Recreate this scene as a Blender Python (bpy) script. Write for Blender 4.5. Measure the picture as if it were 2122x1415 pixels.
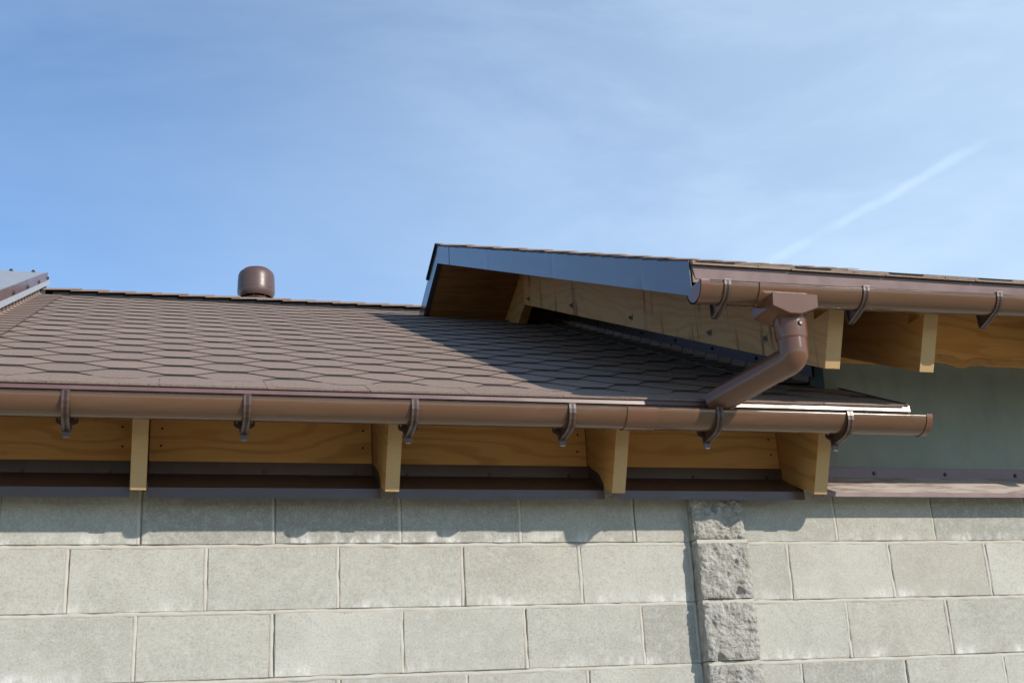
import bpy, math, random
from mathutils import Vector, Matrix, noise
from math import sin, cos, pi, radians, sqrt

random.seed(7)
for o in list(bpy.data.objects): bpy.data.objects.remove(o)
scene = bpy.context.scene
COL = scene.collection

# ------------------------------------------------------------------ camera
# Units are metres.  z = 0 is the first bed joint of the block wall, the ground lies at GZ.
GZ = -2.30
cd = bpy.data.cameras.new('camera')
cam = bpy.data.objects.new('camera', cd); COL.objects.link(cam)
cam.location = (0.243, -3.886, -0.643)
cam.rotation_mode = 'XYZ'
cam.rotation_euler = (radians(108.334), radians(2.886), radians(-15.695))
cd.sensor_fit = 'HORIZONTAL'; cd.sensor_width = 36.0
cd.lens = 2565.3 / 2122 * 36.0
cd.clip_start = 0.05; cd.clip_end = 4000
scene.camera = cam

# ------------------------------------------------------------------ sky and sun
SUN = Vector((0.70, -1.0, 0.592)).normalized()       # direction towards the sun
SUN_EL = math.asin(SUN.z); SUN_AZ = math.atan2(SUN.x, SUN.y)
world = bpy.data.worlds.new('World'); scene.world = world
world.use_nodes = True
wn = world.node_tree.nodes; wl = world.node_tree.links
wn.clear()
def W(t, **k):
    n = wn.new(t)
    for a, b in k.items(): setattr(n, a, b)
    return n
def wmath(op, a, b=None, clamp=False):
    n = W('ShaderNodeMath', operation=op, use_clamp=clamp)
    for i, v in enumerate((a, b)):
        if v is None: continue
        if isinstance(v, (int, float)): n.inputs[i].default_value = v
        else: wl.new(v, n.inputs[i])
    return n.outputs[0]
def wmap(v, a, b, c=0.0, d=1.0, smooth=True):
    n = W('ShaderNodeMapRange', interpolation_type='SMOOTHSTEP' if smooth else 'LINEAR', clamp=True)
    wl.new(v, n.inputs['Value'])
    for k, x in zip(('From Min', 'From Max', 'To Min', 'To Max'), (a, b, c, d)): n.inputs[k].default_value = x
    return n.outputs[0]
def wvdot(v, d):
    n = W('ShaderNodeVectorMath', operation='DOT_PRODUCT'); wl.new(v, n.inputs[0]); n.inputs[1].default_value = d
    return n.outputs['Value']
sky = W('ShaderNodeTexSky', sky_type='NISHITA', sun_disc=False)
sky.sun_elevation = SUN_EL; sky.sun_rotation = SUN_AZ
sky.altitude = 1200; sky.air_density = 1.0; sky.dust_density = 0.15; sky.ozone_density = 3.0
tc = W('ShaderNodeTexCoord')
D = tc.outputs['Generated']
# thin high cloud: veil and streaks over the whole sky
mp = W('ShaderNodeMapping'); mp.inputs['Rotation'].default_value = (0.3, 0.5, 0.6); mp.inputs['Scale'].default_value = (1.5, 4.0, 6.5)
wl.new(D, mp.inputs['Vector'])
n1 = W('ShaderNodeTexNoise'); n1.inputs['Scale'].default_value = 1.5; n1.inputs['Detail'].default_value = 11; n1.inputs['Roughness'].default_value = 0.60; n1.inputs['Distortion'].default_value = 0.35
wl.new(mp.outputs[0], n1.inputs['Vector'])
n2 = W('ShaderNodeTexNoise'); n2.inputs['Scale'].default_value = 2.2; n2.inputs['Detail'].default_value = 4
wl.new(D, n2.inputs['Vector'])
streak = wmap(n1.outputs['Fac'], 0.36, 0.72)
veil = wmap(n2.outputs['Fac'], 0.30, 0.75)
east = wmap(wvdot(D, Vector((0.93, 0.30, -0.15)).normalized()), 0.02, 0.95)      # the veil thickens towards the right-hand horizon
mask = wmath('MULTIPLY', streak, wmath('ADD', wmath('MULTIPLY', veil, 0.15), wmath('MULTIPLY', east, 0.15)))
mask = wmath('ADD', mask, wmath('MULTIPLY', east, 0.60), True)
up = wmap(wvdot(D, Vector((0, 0, 1))), 0.25, 0.60)
mask = wmath('ADD', mask, wmath('MULTIPLY', up, 0.07), True)
# old vapour trail
d1, d2 = Vector((0.486, 0.826, 0.372)).normalized(), Vector((0.622, 0.761, 0.442)).normalized()
nrm = d1.cross(d2).normalized(); along = (d2 - d1).normalized()
wob = W('ShaderNodeTexNoise'); wob.inputs['Scale'].default_value = 34; wob.inputs['Detail'].default_value = 7
wl.new(D, wob.inputs['Vector'])
wb2 = W('ShaderNodeTexNoise'); wb2.inputs['Scale'].default_value = 16; wb2.inputs['Detail'].default_value = 8
wl.new(D, wb2.inputs['Vector'])
dist = wmath('ABSOLUTE', wmath('ADD', wvdot(D, nrm), wmath('MULTIPLY', wmath('SUBTRACT', wob.outputs['Fac'], 0.5), 0.007)))
core = wmap(dist, 0.0, 0.0075, 1.0, 0.0)
s = wvdot(D, along); sa, sb = d1.dot(along), d2.dot(along)
core = wmath('MULTIPLY', core, wmath('MULTIPLY', wmap(s, sa - 0.15, sa - 0.01), wmap(s, sb - 0.02, sb + 0.04, 1.0, 0.0)))
core = wmath('MULTIPLY', core, wmap(wb2.outputs['Fac'], 0.36, 0.60, 0.25, 1.0))
mask = wmath('MAXIMUM', mask, wmath('ADD', wmath('MULTIPLY', core, 0.17), wmath('MULTIPLY', mask, 0.93)), True)
hsv = W('ShaderNodeHueSaturation'); hsv.inputs['Saturation'].default_value = 1.07; hsv.inputs['Value'].default_value = 1.0
wl.new(sky.outputs[0], hsv.inputs['Color'])
mix = W('ShaderNodeMix', data_type='RGBA')
wl.new(mask, mix.inputs['Factor']); wl.new(hsv.outputs[0], mix.inputs['A'])
mix.inputs['B'].default_value = (4.05, 5.1, 6.2, 1)
bg = W('ShaderNodeBackground'); bg.inputs['Strength'].default_value = 0.144
wl.new(mix.outputs['Result'], bg.inputs['Color'])
wo = W('ShaderNodeOutputWorld'); wl.new(bg.outputs[0], wo.inputs[0])

sl = bpy.data.lights.new('sun', 'SUN'); sl.energy = 3.2; sl.angle = radians(0.55); sl.color = (1.0, 0.915, 0.815)
sun = bpy.data.objects.new('sun', sl); COL.objects.link(sun)
sun.rotation_euler = SUN.to_track_quat('Z', 'Y').to_euler(); sun.location = (3, -6, 5)

vs = scene.view_settings
vs.view_transform = 'Standard'; vs.look = 'None'; vs.exposure = 0.45; vs.gamma = 1.0; vs.use_curve_mapping = False
scene.render.engine = 'CYCLES'
scene.cycles.max_bounces = 8
scene.cycles.caustics_reflective = False; scene.cycles.caustics_refractive = False

# ------------------------------------------------------------------ node helpers
class NT:
    def __init__(s, name):
        s.m = bpy.data.materials.new(name); s.m.use_nodes = True
        s.t = s.m.node_tree; s.n = s.t.nodes; s.l = s.t.links
        s.b = s.n['Principled BSDF']
        s.tc = s.n.new('ShaderNodeTexCoord'); s.oi = s.n.new('ShaderNodeObjectInfo')
    def coord(s, scale=(1, 1, 1), rnd=10.0, rot=(0, 0, 0)):
        a = s.n.new('ShaderNodeVectorMath'); a.operation = 'MULTIPLY_ADD'
        c = s.n.new('ShaderNodeCombineXYZ')
        for i in range(3): s.l.new(s.oi.outputs['Random'], c.inputs[i])
        s.l.new(c.outputs[0], a.inputs[0]); a.inputs[1].default_value = (rnd, rnd * 1.7, rnd * 2.3)
        s.l.new(s.tc.outputs['Object'], a.inputs[2])
        m = s.n.new('ShaderNodeMapping'); m.inputs['Scale'].default_value = scale; m.inputs['Rotation'].default_value = rot
        s.l.new(a.outputs[0], m.inputs[0]); return m.outputs[0]
    def turned(s, ang, scale, rnd):
        a = s.n.new('ShaderNodeMapping'); a.inputs['Rotation'].default_value = (ang, 0, 0)
        s.l.new(s.coord((1, 1, 1), rnd), a.inputs[0])
        m = s.n.new('ShaderNodeMapping'); m.inputs['Scale'].default_value = scale
        s.l.new(a.outputs[0], m.inputs[0]); return m.outputs[0]
    def noise(s, co, scale, detail=4, rough=.55, dist=0):
        n = s.n.new('ShaderNodeTexNoise'); s.l.new(co, n.inputs['Vector'])
        n.inputs['Scale'].default_value = scale; n.inputs['Detail'].default_value = detail
        n.inputs['Roughness'].default_value = rough; n.inputs['Distortion'].default_value = dist
        return n.outputs['Fac']
    def math(s, op, a, b=None, clamp=False):
        n = s.n.new('ShaderNodeMath'); n.operation = op; n.use_clamp = clamp
        for i, v in enumerate((a, b)):
            if v is None: continue
            if isinstance(v, (int, float)): n.inputs[i].default_value = v
            else: s.l.new(v, n.inputs[i])
        return n.outputs[0]
    def map(s, v, a, b, c=0.0, d=1.0, smooth=True):
        n = s.n.new('ShaderNodeMapRange'); n.clamp = True
        n.interpolation_type = 'SMOOTHSTEP' if smooth else 'LINEAR'
        s.l.new(v, n.inputs['Value'])
        for k, x in zip(('From Min', 'From Max', 'To Min', 'To Max'), (a, b, c, d)): n.inputs[k].default_value = x
        return n.outputs[0]
    def mix(s, f, a, b, blend='MIX'):
        n = s.n.new('ShaderNodeMix'); n.data_type = 'RGBA'; n.blend_type = blend
        for k, v in (('Factor', f), ('A', a), ('B', b)):
            if isinstance(v, (int, float)): n.inputs[k].default_value = v
            elif isinstance(v, tuple): n.inputs[k].default_value = (*v, 1)
            else: s.l.new(v, n.inputs[k])
        return n.outputs['Result']
    def scalec(s, col, f):           # colour times scalar
        n = s.n.new('ShaderNodeVectorMath'); n.operation = 'SCALE'
        if isinstance(col, tuple): n.inputs[0].default_value = col
        else: s.l.new(col, n.inputs[0])
        if isinstance(f, (int, float)): n.inputs['Scale'].default_value = f
        else: s.l.new(f, n.inputs['Scale'])
        return n.outputs[0]
    def sep(s, v):
        n = s.n.new('ShaderNodeSeparateXYZ'); s.l.new(v, n.inputs[0]); return n.outputs
    def bump(s, h, strength, dist=0.01, prev=None):
        n = s.n.new('ShaderNodeBump'); n.inputs['Strength'].default_value = strength; n.inputs['Distance'].default_value = dist
        s.l.new(h, n.inputs['Height'])
        if prev is not None: s.l.new(prev, n.inputs['Normal'])
        return n.outputs[0]
    def out(s, color=None, rough=None, normal=None, metallic=None, spec=None, coat=None):
        for k, v in (('Base Color', color), ('Roughness', rough), ('Normal', normal), ('Metallic', metallic), ('Specular IOR Level', spec), ('Coat Weight', coat)):
            if v is None: continue
            if isinstance(v, tuple): s.b.inputs[k].default_value = (*v, 1)
            elif isinstance(v, (int, float)): s.b.inputs[k].default_value = v
            else: s.l.new(v, s.b.inputs[k])
        return s.m

# ------------------------------------------------------------------ materials
def m_concrete(name, base=(0.370, 0.360, 0.312), eff=True):
    t = NT(name); co = t.coord()
    big = t.noise(co, 5, 5, .6); mid = t.noise(co, 38, 6, .65); fine = t.noise(co, 420, 3, .7)
    c = t.scalec(base, t.map(t.oi.outputs['Random'], 0, 1, .76, 1.30, False))
    r2 = t.math('FRACT', t.math('MULTIPLY', t.oi.outputs['Random'], 17.3))
    c = t.mix(t.map(r2, .45, 1, 0, .45), c, (0.36, 0.335, 0.270))
    c = t.mix(t.map(t.math('FRACT', t.math('MULTIPLY', t.oi.outputs['Random'], 53.7)), .80, .86, 0, .45), c, (0.50, 0.485, 0.43))
    c = t.mix(t.map(big, .38, .70, 0, .42), c, (0.295, 0.282, 0.240))
    c = t.mix(t.map(mid, .45, .72, 0, .45), c, (0.50, 0.50, 0.46))
    g3 = t.noise(co, 150, 4, .75)
    c = t.mix(t.map(g3, .50, .66, 0, .36), c, (0.56, 0.55, 0.50))
    c = t.mix(t.map(g3, .48, .34, 0, .42), c, (0.22, 0.21, 0.18))
    c = t.mix(t.map(fine, .40, .28, 0, .55), c, (0.20, 0.19, 0.165))
    vo = t.n.new('ShaderNodeTexVoronoi'); vo.inputs['Scale'].default_value = 105; t.l.new(co, vo.inputs['Vector'])
    c = t.mix(t.map(vo.outputs['Distance'], .05, .16, .65, 0), c, (0.62, 0.58, 0.49))
    vo2 = t.n.new('ShaderNodeTexVoronoi'); vo2.inputs['Scale'].default_value = 31; t.l.new(co, vo2.inputs['Vector'])
    c = t.mix(t.map(vo2.outputs['Distance'], .03, .075, .5, 0), c, (0.13, 0.12, 0.10))
    if eff:                          # lime bloom along the lower edge of a block
        z = t.sep(t.tc.outputs['Object'])[2]
        low = t.map(z, -.095, -.045, 1, 0)
        sm = t.map(t.noise(t.coord((1, 1, .5)), 16, 7, .75), .42, .68)
        c = t.mix(t.math('MULTIPLY', t.math('MULTIPLY', low, sm), t.map(t.noise(t.coord((1, 1, 1), rnd=31), 4.5, 2), .40, .62, .1, .95)), c, (0.72, 0.71, 0.67))
    h = t.math('ADD', t.math('MULTIPLY', mid, .6), fine)
    nb = t.bump(h, .55, .0016)
    return t.out(c, .93, nb, spec=.2)
def m_rough():
    t = NT('split_face_concrete'); co = t.coord()
    a = t.noise(co, 30, 6, .7); f = t.noise(co, 150, 5, .75)
    c = t.mix(t.map(a, .35, .7), (0.34, 0.325, 0.285), (0.52, 0.50, 0.45))
    c = t.mix(t.map(f, .42, .25, 0, .6), c, (0.16, 0.15, 0.13))
    r = t.noise(t.coord(rnd=21), 22, 4, .6)
    c = t.mix(t.map(r, .70, .78, 0, .85), c, (0.36, 0.20, 0.07))
    vo = t.n.new('ShaderNodeTexVoronoi'); vo.inputs['Scale'].default_value = 60; t.l.new(co, vo.inputs['Vector'])
    c = t.mix(t.map(vo.outputs['Distance'], .08, .2, .6, 0), c, (0.6, 0.56, 0.48))
    nb = t.bump(t.math('ADD', t.math('MULTIPLY', a, .6), f), 1.0, .006)
    return t.out(c, .95, nb, spec=.2)
def m_mortar():
    t = NT('mortar'); co = t.coord(rnd=0)
    a = t.noise(co, 14, 5, .6); f = t.noise(co, 260, 4, .7)
    c = t.mix(t.map(a, .35, .65), (0.46, 0.425, 0.355), (0.50, 0.485, 0.43))
    c = t.mix(t.map(f, .42, .25, 0, .5), c, (0.25, 0.22, 0.17))
    w = t.sep(t.tc.outputs['Object'])[0]
    return t.out(c, .95, t.bump(f, .6, .002), spec=.15)
def m_shingle(name='bitumen_shingle', band=True, base=(0.295, 0.212, 0.152)):
    t = NT(name); co = t.coord()
    gr = t.noise(co, 330, 4, .85); g2 = t.noise(co, 120, 4, .75); big = t.noise(co, 9, 4, .6)
    c = t.scalec(base, t.map(t.oi.outputs['Random'], 0, 1, .86, 1.12, False))
    c = t.mix(t.map(big, .3, .7, 0, .35), c, (0.215, 0.140, 0.118))
    c = t.mix(t.map(gr, .40, .62, 0, .75), c, (0.36, 0.27, 0.225))
    c = t.mix(t.map(gr, .46, .30, 0, .75), c, (0.10, 0.07, 0.060))
    c = t.mix(t.map(g2, .52, .66, 0, .50), c, (0.42, 0.33, 0.28)); c = t.mix(t.map(g2, .46, .34, 0, .50), c, (0.15, 0.105, 0.088))
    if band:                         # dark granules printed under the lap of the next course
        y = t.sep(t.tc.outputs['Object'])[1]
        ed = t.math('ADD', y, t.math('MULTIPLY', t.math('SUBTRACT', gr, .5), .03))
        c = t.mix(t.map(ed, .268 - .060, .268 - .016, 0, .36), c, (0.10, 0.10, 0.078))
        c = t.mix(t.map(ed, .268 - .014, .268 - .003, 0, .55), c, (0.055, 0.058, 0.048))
    return t.out(c, .93, t.bump(t.math('ADD', gr, g2), .9, .0022), spec=.25)
def m_metal(name, base, rough=.3, dirt=.15, wav=0.0, metallic=0.0, coat=0.0, spec=.5):
    t = NT(name); co = t.coord(rnd=4)
    a = t.noise(co, 11, 5, .6); f = t.noise(co, 300, 2, .6)
    c = t.mix(t.map(a, .4, .75, 0, dirt), base, tuple(min(1, x * 1.7 + .05) for x in base))
    r = t.map(a, .3, .8, rough * .85, rough * 1.3)
    nb = t.bump(f, .06, .0005)
    if wav: nb = t.bump(t.noise(t.coord((1, 1, 1), rnd=3), 7, 2, .5), wav, .006, nb)
    return t.out(c, r, nb, metallic=metallic, coat=coat, spec=spec)
def m_dustyplastic():
    t = NT('brown_gutter_plastic'); co = t.coord((.6, 3, 3), rnd=3)
    a = t.noise(co, 7, 7, .7, .5); b = t.noise(t.coord((.25, 4, 4), rnd=7), 40, 5, .7); d = t.noise(t.coord((1, 1, 1), rnd=2), 190, 3, .7)
    c = t.mix(t.map(a, .46, .70, 0, .40), (0.122, 0.062, 0.033), (0.160, 0.092, 0.055))
    c = t.mix(t.map(b, .68, .74, 0, .25), c, (0.26, 0.18, 0.13))
    c = t.mix(t.map(d, .66, .74, 0, .35), c, (0.30, 0.25, 0.19))
    nb = t.bump(t.noise(t.coord((.5, 1, 1), rnd=5), 5, 2), .05, .004)
    return t.out(c, t.map(a, .40, .75, .11, .28), nb, spec=.5)
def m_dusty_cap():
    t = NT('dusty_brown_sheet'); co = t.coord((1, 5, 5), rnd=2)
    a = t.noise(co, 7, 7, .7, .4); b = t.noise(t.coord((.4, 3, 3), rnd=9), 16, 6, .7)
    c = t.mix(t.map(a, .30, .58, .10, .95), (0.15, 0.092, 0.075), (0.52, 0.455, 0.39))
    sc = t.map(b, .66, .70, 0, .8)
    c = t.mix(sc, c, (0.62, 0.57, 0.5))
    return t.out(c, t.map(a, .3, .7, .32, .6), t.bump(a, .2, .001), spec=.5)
def m_wood(name, base=(0.36, 0.185, 0.058), dark=(0.20, 0.085, 0.022), axis=0, stain=False, gs=30, ang=0.0):
    """sawn softwood: stretched growth-ring figure with knots; axis = grain direction"""
    t = NT(name)
    C_ = lambda sc, rnd: t.turned(ang, sc, rnd)
    st = [1.0, 1.0, 1.0]; st[axis] = .16
    co = C_(tuple(st), 6)
    wob = t.noise(co, 6.5, 3, .5)
    other = 2 if axis != 2 else 0
    xyz = t.sep(co)
    # distance to sparse knots
    kc = [1.0, 1.0, 1.0]; kc[axis] = .45
    vo = t.n.new('ShaderNodeTexVoronoi'); vo.inputs['Scale'].default_value = 4.2; t.l.new(C_(tuple(kc), 6), vo.inputs['Vector'])
    kd = vo.outputs['Distance']
    swirl = t.math('MULTIPLY', t.map(kd, .0, .34, 1, 0), .55)
    f = t.math('ADD', t.math('ADD', xyz[other], t.math('MULTIPLY', wob, .42)), t.math('MULTIPLY', swirl, .12))
    ring = t.math('SINE', t.math('MULTIPLY', f, gs * 2 * pi * .55))
    late = t.map(ring, .1, 1.0, 0, 1)
    fib = [1.0, 1.0, 1.0]; fib[axis] = .03
    fi = t.noise(C_(tuple(fib), 5), 260, 3, .6)
    big = t.noise(t.coord((1, 1, 1), rnd=8), 3.2, 3, .5)
    c = t.mix(late, base, t_lerp(base, dark, .55))
    c = t.mix(t.map(fi, .35, .7, 0, .35), c, tuple(x * .68 for x in base))
    c = t.mix(t.map(big, .35, .7, 0, .5), c, tuple(x * y for x, y in zip(base, (1.10, .88, .66))))
    c = t.mix(t.map(kd, .045, .090, .92, 0), c, tuple(x * .42 for x in dark))
    if stain:                        # grey weathering and rusty runs below the fixings
        w = t.noise(t.coord((1, 1, .10), rnd=6), 13, 4, .6)
        c = t.mix(t.map(w, .57, .66, 0, .80), c, (0.20, 0.075, 0.018))
    return t.out(c, .62, t.bump(t.math('ADD', fi, t.math('MULTIPLY', late, .4)), .25, .0012), spec=.35)
def t_lerp(a, b, f): return tuple(x * (1 - f) + y * f for x, y in zip(a, b))
def m_endgrain():
    t = NT('rafter_end_grain'); co = t.coord((1, 0, 1), rnd=0)
    mp_ = t.n.new('ShaderNodeVectorMath'); mp_.operation = 'ADD'; t.l.new(co, mp_.inputs[0])
    cc = t.n.new('ShaderNodeCombineXYZ'); t.l.new(t.map(t.oi.outputs['Random'], 0, 1, .09, .22, False), cc.inputs[0]); cc.inputs[2].default_value = .06
    t.l.new(cc.outputs[0], mp_.inputs[1])
    ln = t.n.new('ShaderNodeVectorMath'); ln.operation = 'LENGTH'; t.l.new(mp_.outputs[0], ln.inputs[0])
    d = t.math('ADD', ln.outputs['Value'], t.math('MULTIPLY', t.noise(co, 12, 3), .016))
    ring = t.math('SINE', t.math('MULTIPLY', d, 820))
    f = t.noise(co, 330, 3, .7); b = t.noise(t.coord((1, 1, 1)), 12, 4)
    c = t.mix(t.map(ring, -.6, 1, 0, .30), (0.50, 0.335, 0.165), (0.31, 0.175, 0.065))
    c = t.mix(t.map(f, .45, .3, 0, .5), c, (0.25, 0.14, 0.05))
    c = t.mix(t.map(b, .45, .75, 0, .5), c, (0.42, 0.27, 0.13))
    return t.out(c, .8, t.bump(t.math('ADD', f, t.math('MULTIPLY', ring, .15)), .35, .0012), spec=.3)
def m_plaster(name='grey_green_plaster', k=1.0):
    t = NT(name); co = t.coord(rnd=0)
    a = t.noise(co, 2.6, 5, .6); f = t.noise(co, 150, 5, .7)
    c = t.mix(t.map(a, .3, .7), (0.205, 0.240, 0.205), (0.260, 0.285, 0.245))
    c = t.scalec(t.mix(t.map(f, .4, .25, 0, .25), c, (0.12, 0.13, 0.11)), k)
    v = t.noise(t.coord((1, 1, .35), rnd=0), 9, 6, .65)
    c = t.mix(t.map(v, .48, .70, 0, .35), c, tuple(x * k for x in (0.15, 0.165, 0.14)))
    return t.out(c, .9, t.bump(t.math('ADD', t.math('MULTIPLY', v, 1.4), f), .7, .003), spec=.2)
def m_ground():
    t = NT('pale_sandy_ground'); co = t.coord(rnd=0)
    a = t.noise(co, .5, 6, .6); f = t.noise(co, 24, 6, .7)
    c = t.mix(t.map(a, .4, .6), (0.43, 0.40, 0.30), (0.53, 0.495, 0.39))
    c = t.mix(t.map(f, .4, .6, 0, .6), c, (0.36, 0.34, 0.26))
    return t.out(c, .95, t.bump(f, .8, .03), spec=.1)

M = dict(
    concrete=m_concrete('wall_concrete'), mortar=m_mortar(), rough=m_rough(),
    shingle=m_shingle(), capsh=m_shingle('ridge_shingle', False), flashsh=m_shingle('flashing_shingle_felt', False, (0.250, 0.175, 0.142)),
    trim=m_metal('brown_coated_sheet', (0.150, 0.082, 0.074), .33, .10),
    fascia=m_metal('brown_fascia_sheet', (0.040, 0.030, 0.030), .17, .03, wav=.012, spec=.95),
    worn=m_metal('worn_felt_edge', (0.095, 0.075, 0.062), .85, .1, spec=.2),
    core=m_metal('bitumen_core', (0.050, 0.047, 0.040), .85, .1, spec=.2),
    drip=m_metal('dark_brown_sheet', (0.070, 0.042, 0.034), .33, .10),
    cap=m_dusty_cap(),
    strip=m_metal('flashing_strip_sheet', (0.075, 0.050, 0.048), .30, .08, metallic=.3),
    gutter=m_dustyplastic(),
    sleeve=m_metal('brown_fitting_plastic', (0.140, 0.064, 0.036), .20, .04),
    clip=m_metal('dark_clip_plastic', (0.085, 0.050, 0.038), .36, .05),
    grey=m_metal('pale_grey_sheet', (0.34, 0.34, 0.345), .42, .12),
    vent=m_metal('brown_vent_plastic', (0.105, 0.062, 0.052), .38, .05),
    black=m_metal('black_rubber', (0.012, 0.012, 0.014), .7, .02, spec=.25),
    bolt=m_metal('dull_galvanised_bolt', (0.26, 0.25, 0.19), .45, .3, metallic=.7),
    screw=m_metal('zinc_screw', (0.12, 0.115, 0.105), .42, .2, metallic=.5),
    darkscrew=m_metal('dark_screw', (0.06, 0.04, 0.035), .3, .1, metallic=.2),
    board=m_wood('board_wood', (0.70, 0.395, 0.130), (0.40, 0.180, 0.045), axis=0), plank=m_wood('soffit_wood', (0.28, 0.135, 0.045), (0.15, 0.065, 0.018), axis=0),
    rafter=m_wood('rafter_wood', (0.50, 0.290, 0.105), (0.29, 0.135, 0.040), axis=1, ang=-radians(23.5)),
    stained=m_wood('weathered_rafter_wood', (0.60, 0.385, 0.175), (0.44, 0.250, 0.10), axis=1, stain=True, ang=-radians(23.5)),
    end=m_endgrain(), plaster=m_plaster(), gable=m_plaster('shaded_gable_plaster', .42), ground=m_ground())  # gable: same plaster, colour darkened to stand in for shade under the overhang

# ------------------------------------------------------------------ mesh helpers
WP = {}
def wp(o): return WP.get(o.name, Vector((0, 0, 0))) if o else Vector((0, 0, 0))
def thing(name, label, cat, loc, group=None):
    o = bpy.data.objects.new(name, None); COL.objects.link(o)
    o.empty_display_size = .1
    o.location = loc; WP[o.name] = Vector(loc)
    o['label'] = label; o['category'] = cat
    if group: o['group'] = group
    return o
class MB:
    def __init__(s): s.v = []; s.f = []; s.mi = []
    def add(s, vs, fs, mi=0):
        b = len(s.v); s.v += [Vector(v) for v in vs]; s.f += [tuple(i + b for i in f) for f in fs]; s.mi += [mi] * len(fs)
    def box(s, x0, x1, y0, y1, z0, z1, mi=0):
        v = [(x, y, z) for x in (x0, x1) for y in (y0, y1) for z in (z0, z1)]
        s.add(v, [(0, 1, 3, 2), (4, 6, 7, 5), (0, 4, 5, 1), (2, 3, 7, 6), (0, 2, 6, 4), (1, 5, 7, 3)], mi)
    def prism(s, poly, vec, mi=0, end_mi=None):
        """poly = 3-D points of one end, extruded by vec"""
        n = len(poly); a = [Vector(p) for p in poly]; b = [p + Vector(vec) for p in a]
        s.add(a + b, [tuple(range(n))[::-1], tuple(range(n, 2 * n))], mi if end_mi is None else end_mi)
        s.add(a + b, [(i, (i + 1) % n, n + (i + 1) % n, n + i) for i in range(n)], mi)
    def xprof(s, prof, x0, x1, mi=0, closed=True):
        """profile of (y,z) points run along x"""
        n = len(prof)
        if closed: s.prism([(x0, y, z) for y, z in prof], (x1 - x0, 0, 0), mi)
        else: s.add([(x0, y, z) for y, z in prof] + [(x1, y, z) for y, z in prof], [(i, i + 1, n + i + 1, n + i) for i in range(n - 1)], mi)
    def tube(s, pts, rads, n=20, mi=0, cap=True):
        pts = [Vector(p) for p in pts]; rings = []; up = None
        for i, p in enumerate(pts):
            d = (pts[min(i + 1, len(pts) - 1)] - pts[max(i - 1, 0)]).normalized()
            if up is None: up = d.orthogonal().normalized()
            up = (up - d * up.dot(d)).normalized(); w = d.cross(up)
            rings.append([p + (up * cos(2 * pi * k / n) + w * sin(2 * pi * k / n)) * rads[i] for k in range(n)])
        s.add([q for r in rings for q in r], [(i * n + k, i * n + (k + 1) % n, (i + 1) * n + (k + 1) % n, (i + 1) * n + k) for i in range(len(pts) - 1) for k in range(n)], mi)
        if cap:
            s.add(rings[0], [tuple(range(n))[::-1]], mi); s.add(rings[-1], [tuple(range(n))], mi)
    def lathe(s, prof, c, n=40, mi=0):
        """profile of (r,z) turned about the vertical through c"""
        c = Vector(c); m = len(prof)
        vs_ = [c + Vector((r * cos(2 * pi * k / n), r * sin(2 * pi * k / n), z)) for k in range(n) for r, z in prof]
        s.add(vs_, [(k * m + i, ((k + 1) % n) * m + i, ((k + 1) % n) * m + i + 1, k * m + i + 1) for k in range(n) for i in range(m - 1)], mi)
    def mesh(s, name, mats, origin=None, smooth=None):
        me = bpy.data.meshes.new(name)
        o = Vector(origin) if origin is not None else Vector((0, 0, 0))
        me.from_pydata([v - o for v in s.v], [], s.f)
        for m in (mats if isinstance(mats, (list, tuple)) else [mats]): me.materials.append(m)
        me.polygons.foreach_set('material_index', s.mi)
        import bmesh
        bm = bmesh.new(); bm.from_mesh(me); bmesh.ops.remove_doubles(bm, verts=bm.verts, dist=1e-6)
        bmesh.ops.recalc_face_normals(bm, faces=bm.faces); bm.to_mesh(me); bm.free()
        if smooth:
            me.shade_smooth(); me.set_sharp_from_angle(angle=radians(smooth))
        return me
    def obj(s, name, mats, parent=None, smooth=None, bevel=None, label=None, kind=None):
        lo = Vector([min(v[i] for v in s.v) for i in range(3)]); hi = Vector([max(v[i] for v in s.v) for i in range(3)])
        c = (lo + hi) / 2
        o = bpy.data.objects.new(name, s.mesh(name, mats, c, smooth)); COL.objects.link(o)
        o.location = c - wp(parent); o.parent = parent; WP[o.name] = c
        if bevel:
            b = o.modifiers.new('bevel', 'BEVEL'); b.width = bevel; b.segments = 2; b.limit_method = 'ANGLE'; b.angle_limit = radians(40)
        if label: o['label'] = label
        if kind: o['kind'] = kind
        return o
def inst(name, me, loc, parent=None, rot=(0, 0, 0), scale=None):
    o = bpy.data.objects.new(name, me); COL.objects.link(o)
    o.location = Vector(loc) - wp(parent); o.rotation_euler = rot; o.parent = parent; WP[o.name] = Vector(loc)
    if scale: o.scale = scale
    return o

# screw heads (shared meshes), axis along -Y
def screw_mesh(name, m, r=.006, washer=.0085, h=.006, seal=None):
    b = MB()
    b.tube([(0, 0, 0), (0, -.0018, 0)], [washer, washer * .92], 14, 1 if seal else 0)
    b.tube([(0, -.0018, 0), (0, -h, 0)], [r, r * .9], 6, 0)
    return b.mesh(name, [m, seal] if seal else m)
SC_DARK = screw_mesh('screw', M['darkscrew'], .0062, .0088, .007)
SC_ZINC = screw_mesh('screw', M['screw'], .0055, .0085, .0075, M['black'])
NAIL = screw_mesh('nail', M['black'], .0022, .0036, .0012)

# ------------------------------------------------------------------ ground
g = MB(); g.box(-800, 800, -800, 800, GZ - .3, GZ)
go = g.obj('ground', M['ground']); go['kind'] = 'structure'; go['label'] = 'pale sandy ground in front of the wall'

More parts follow.
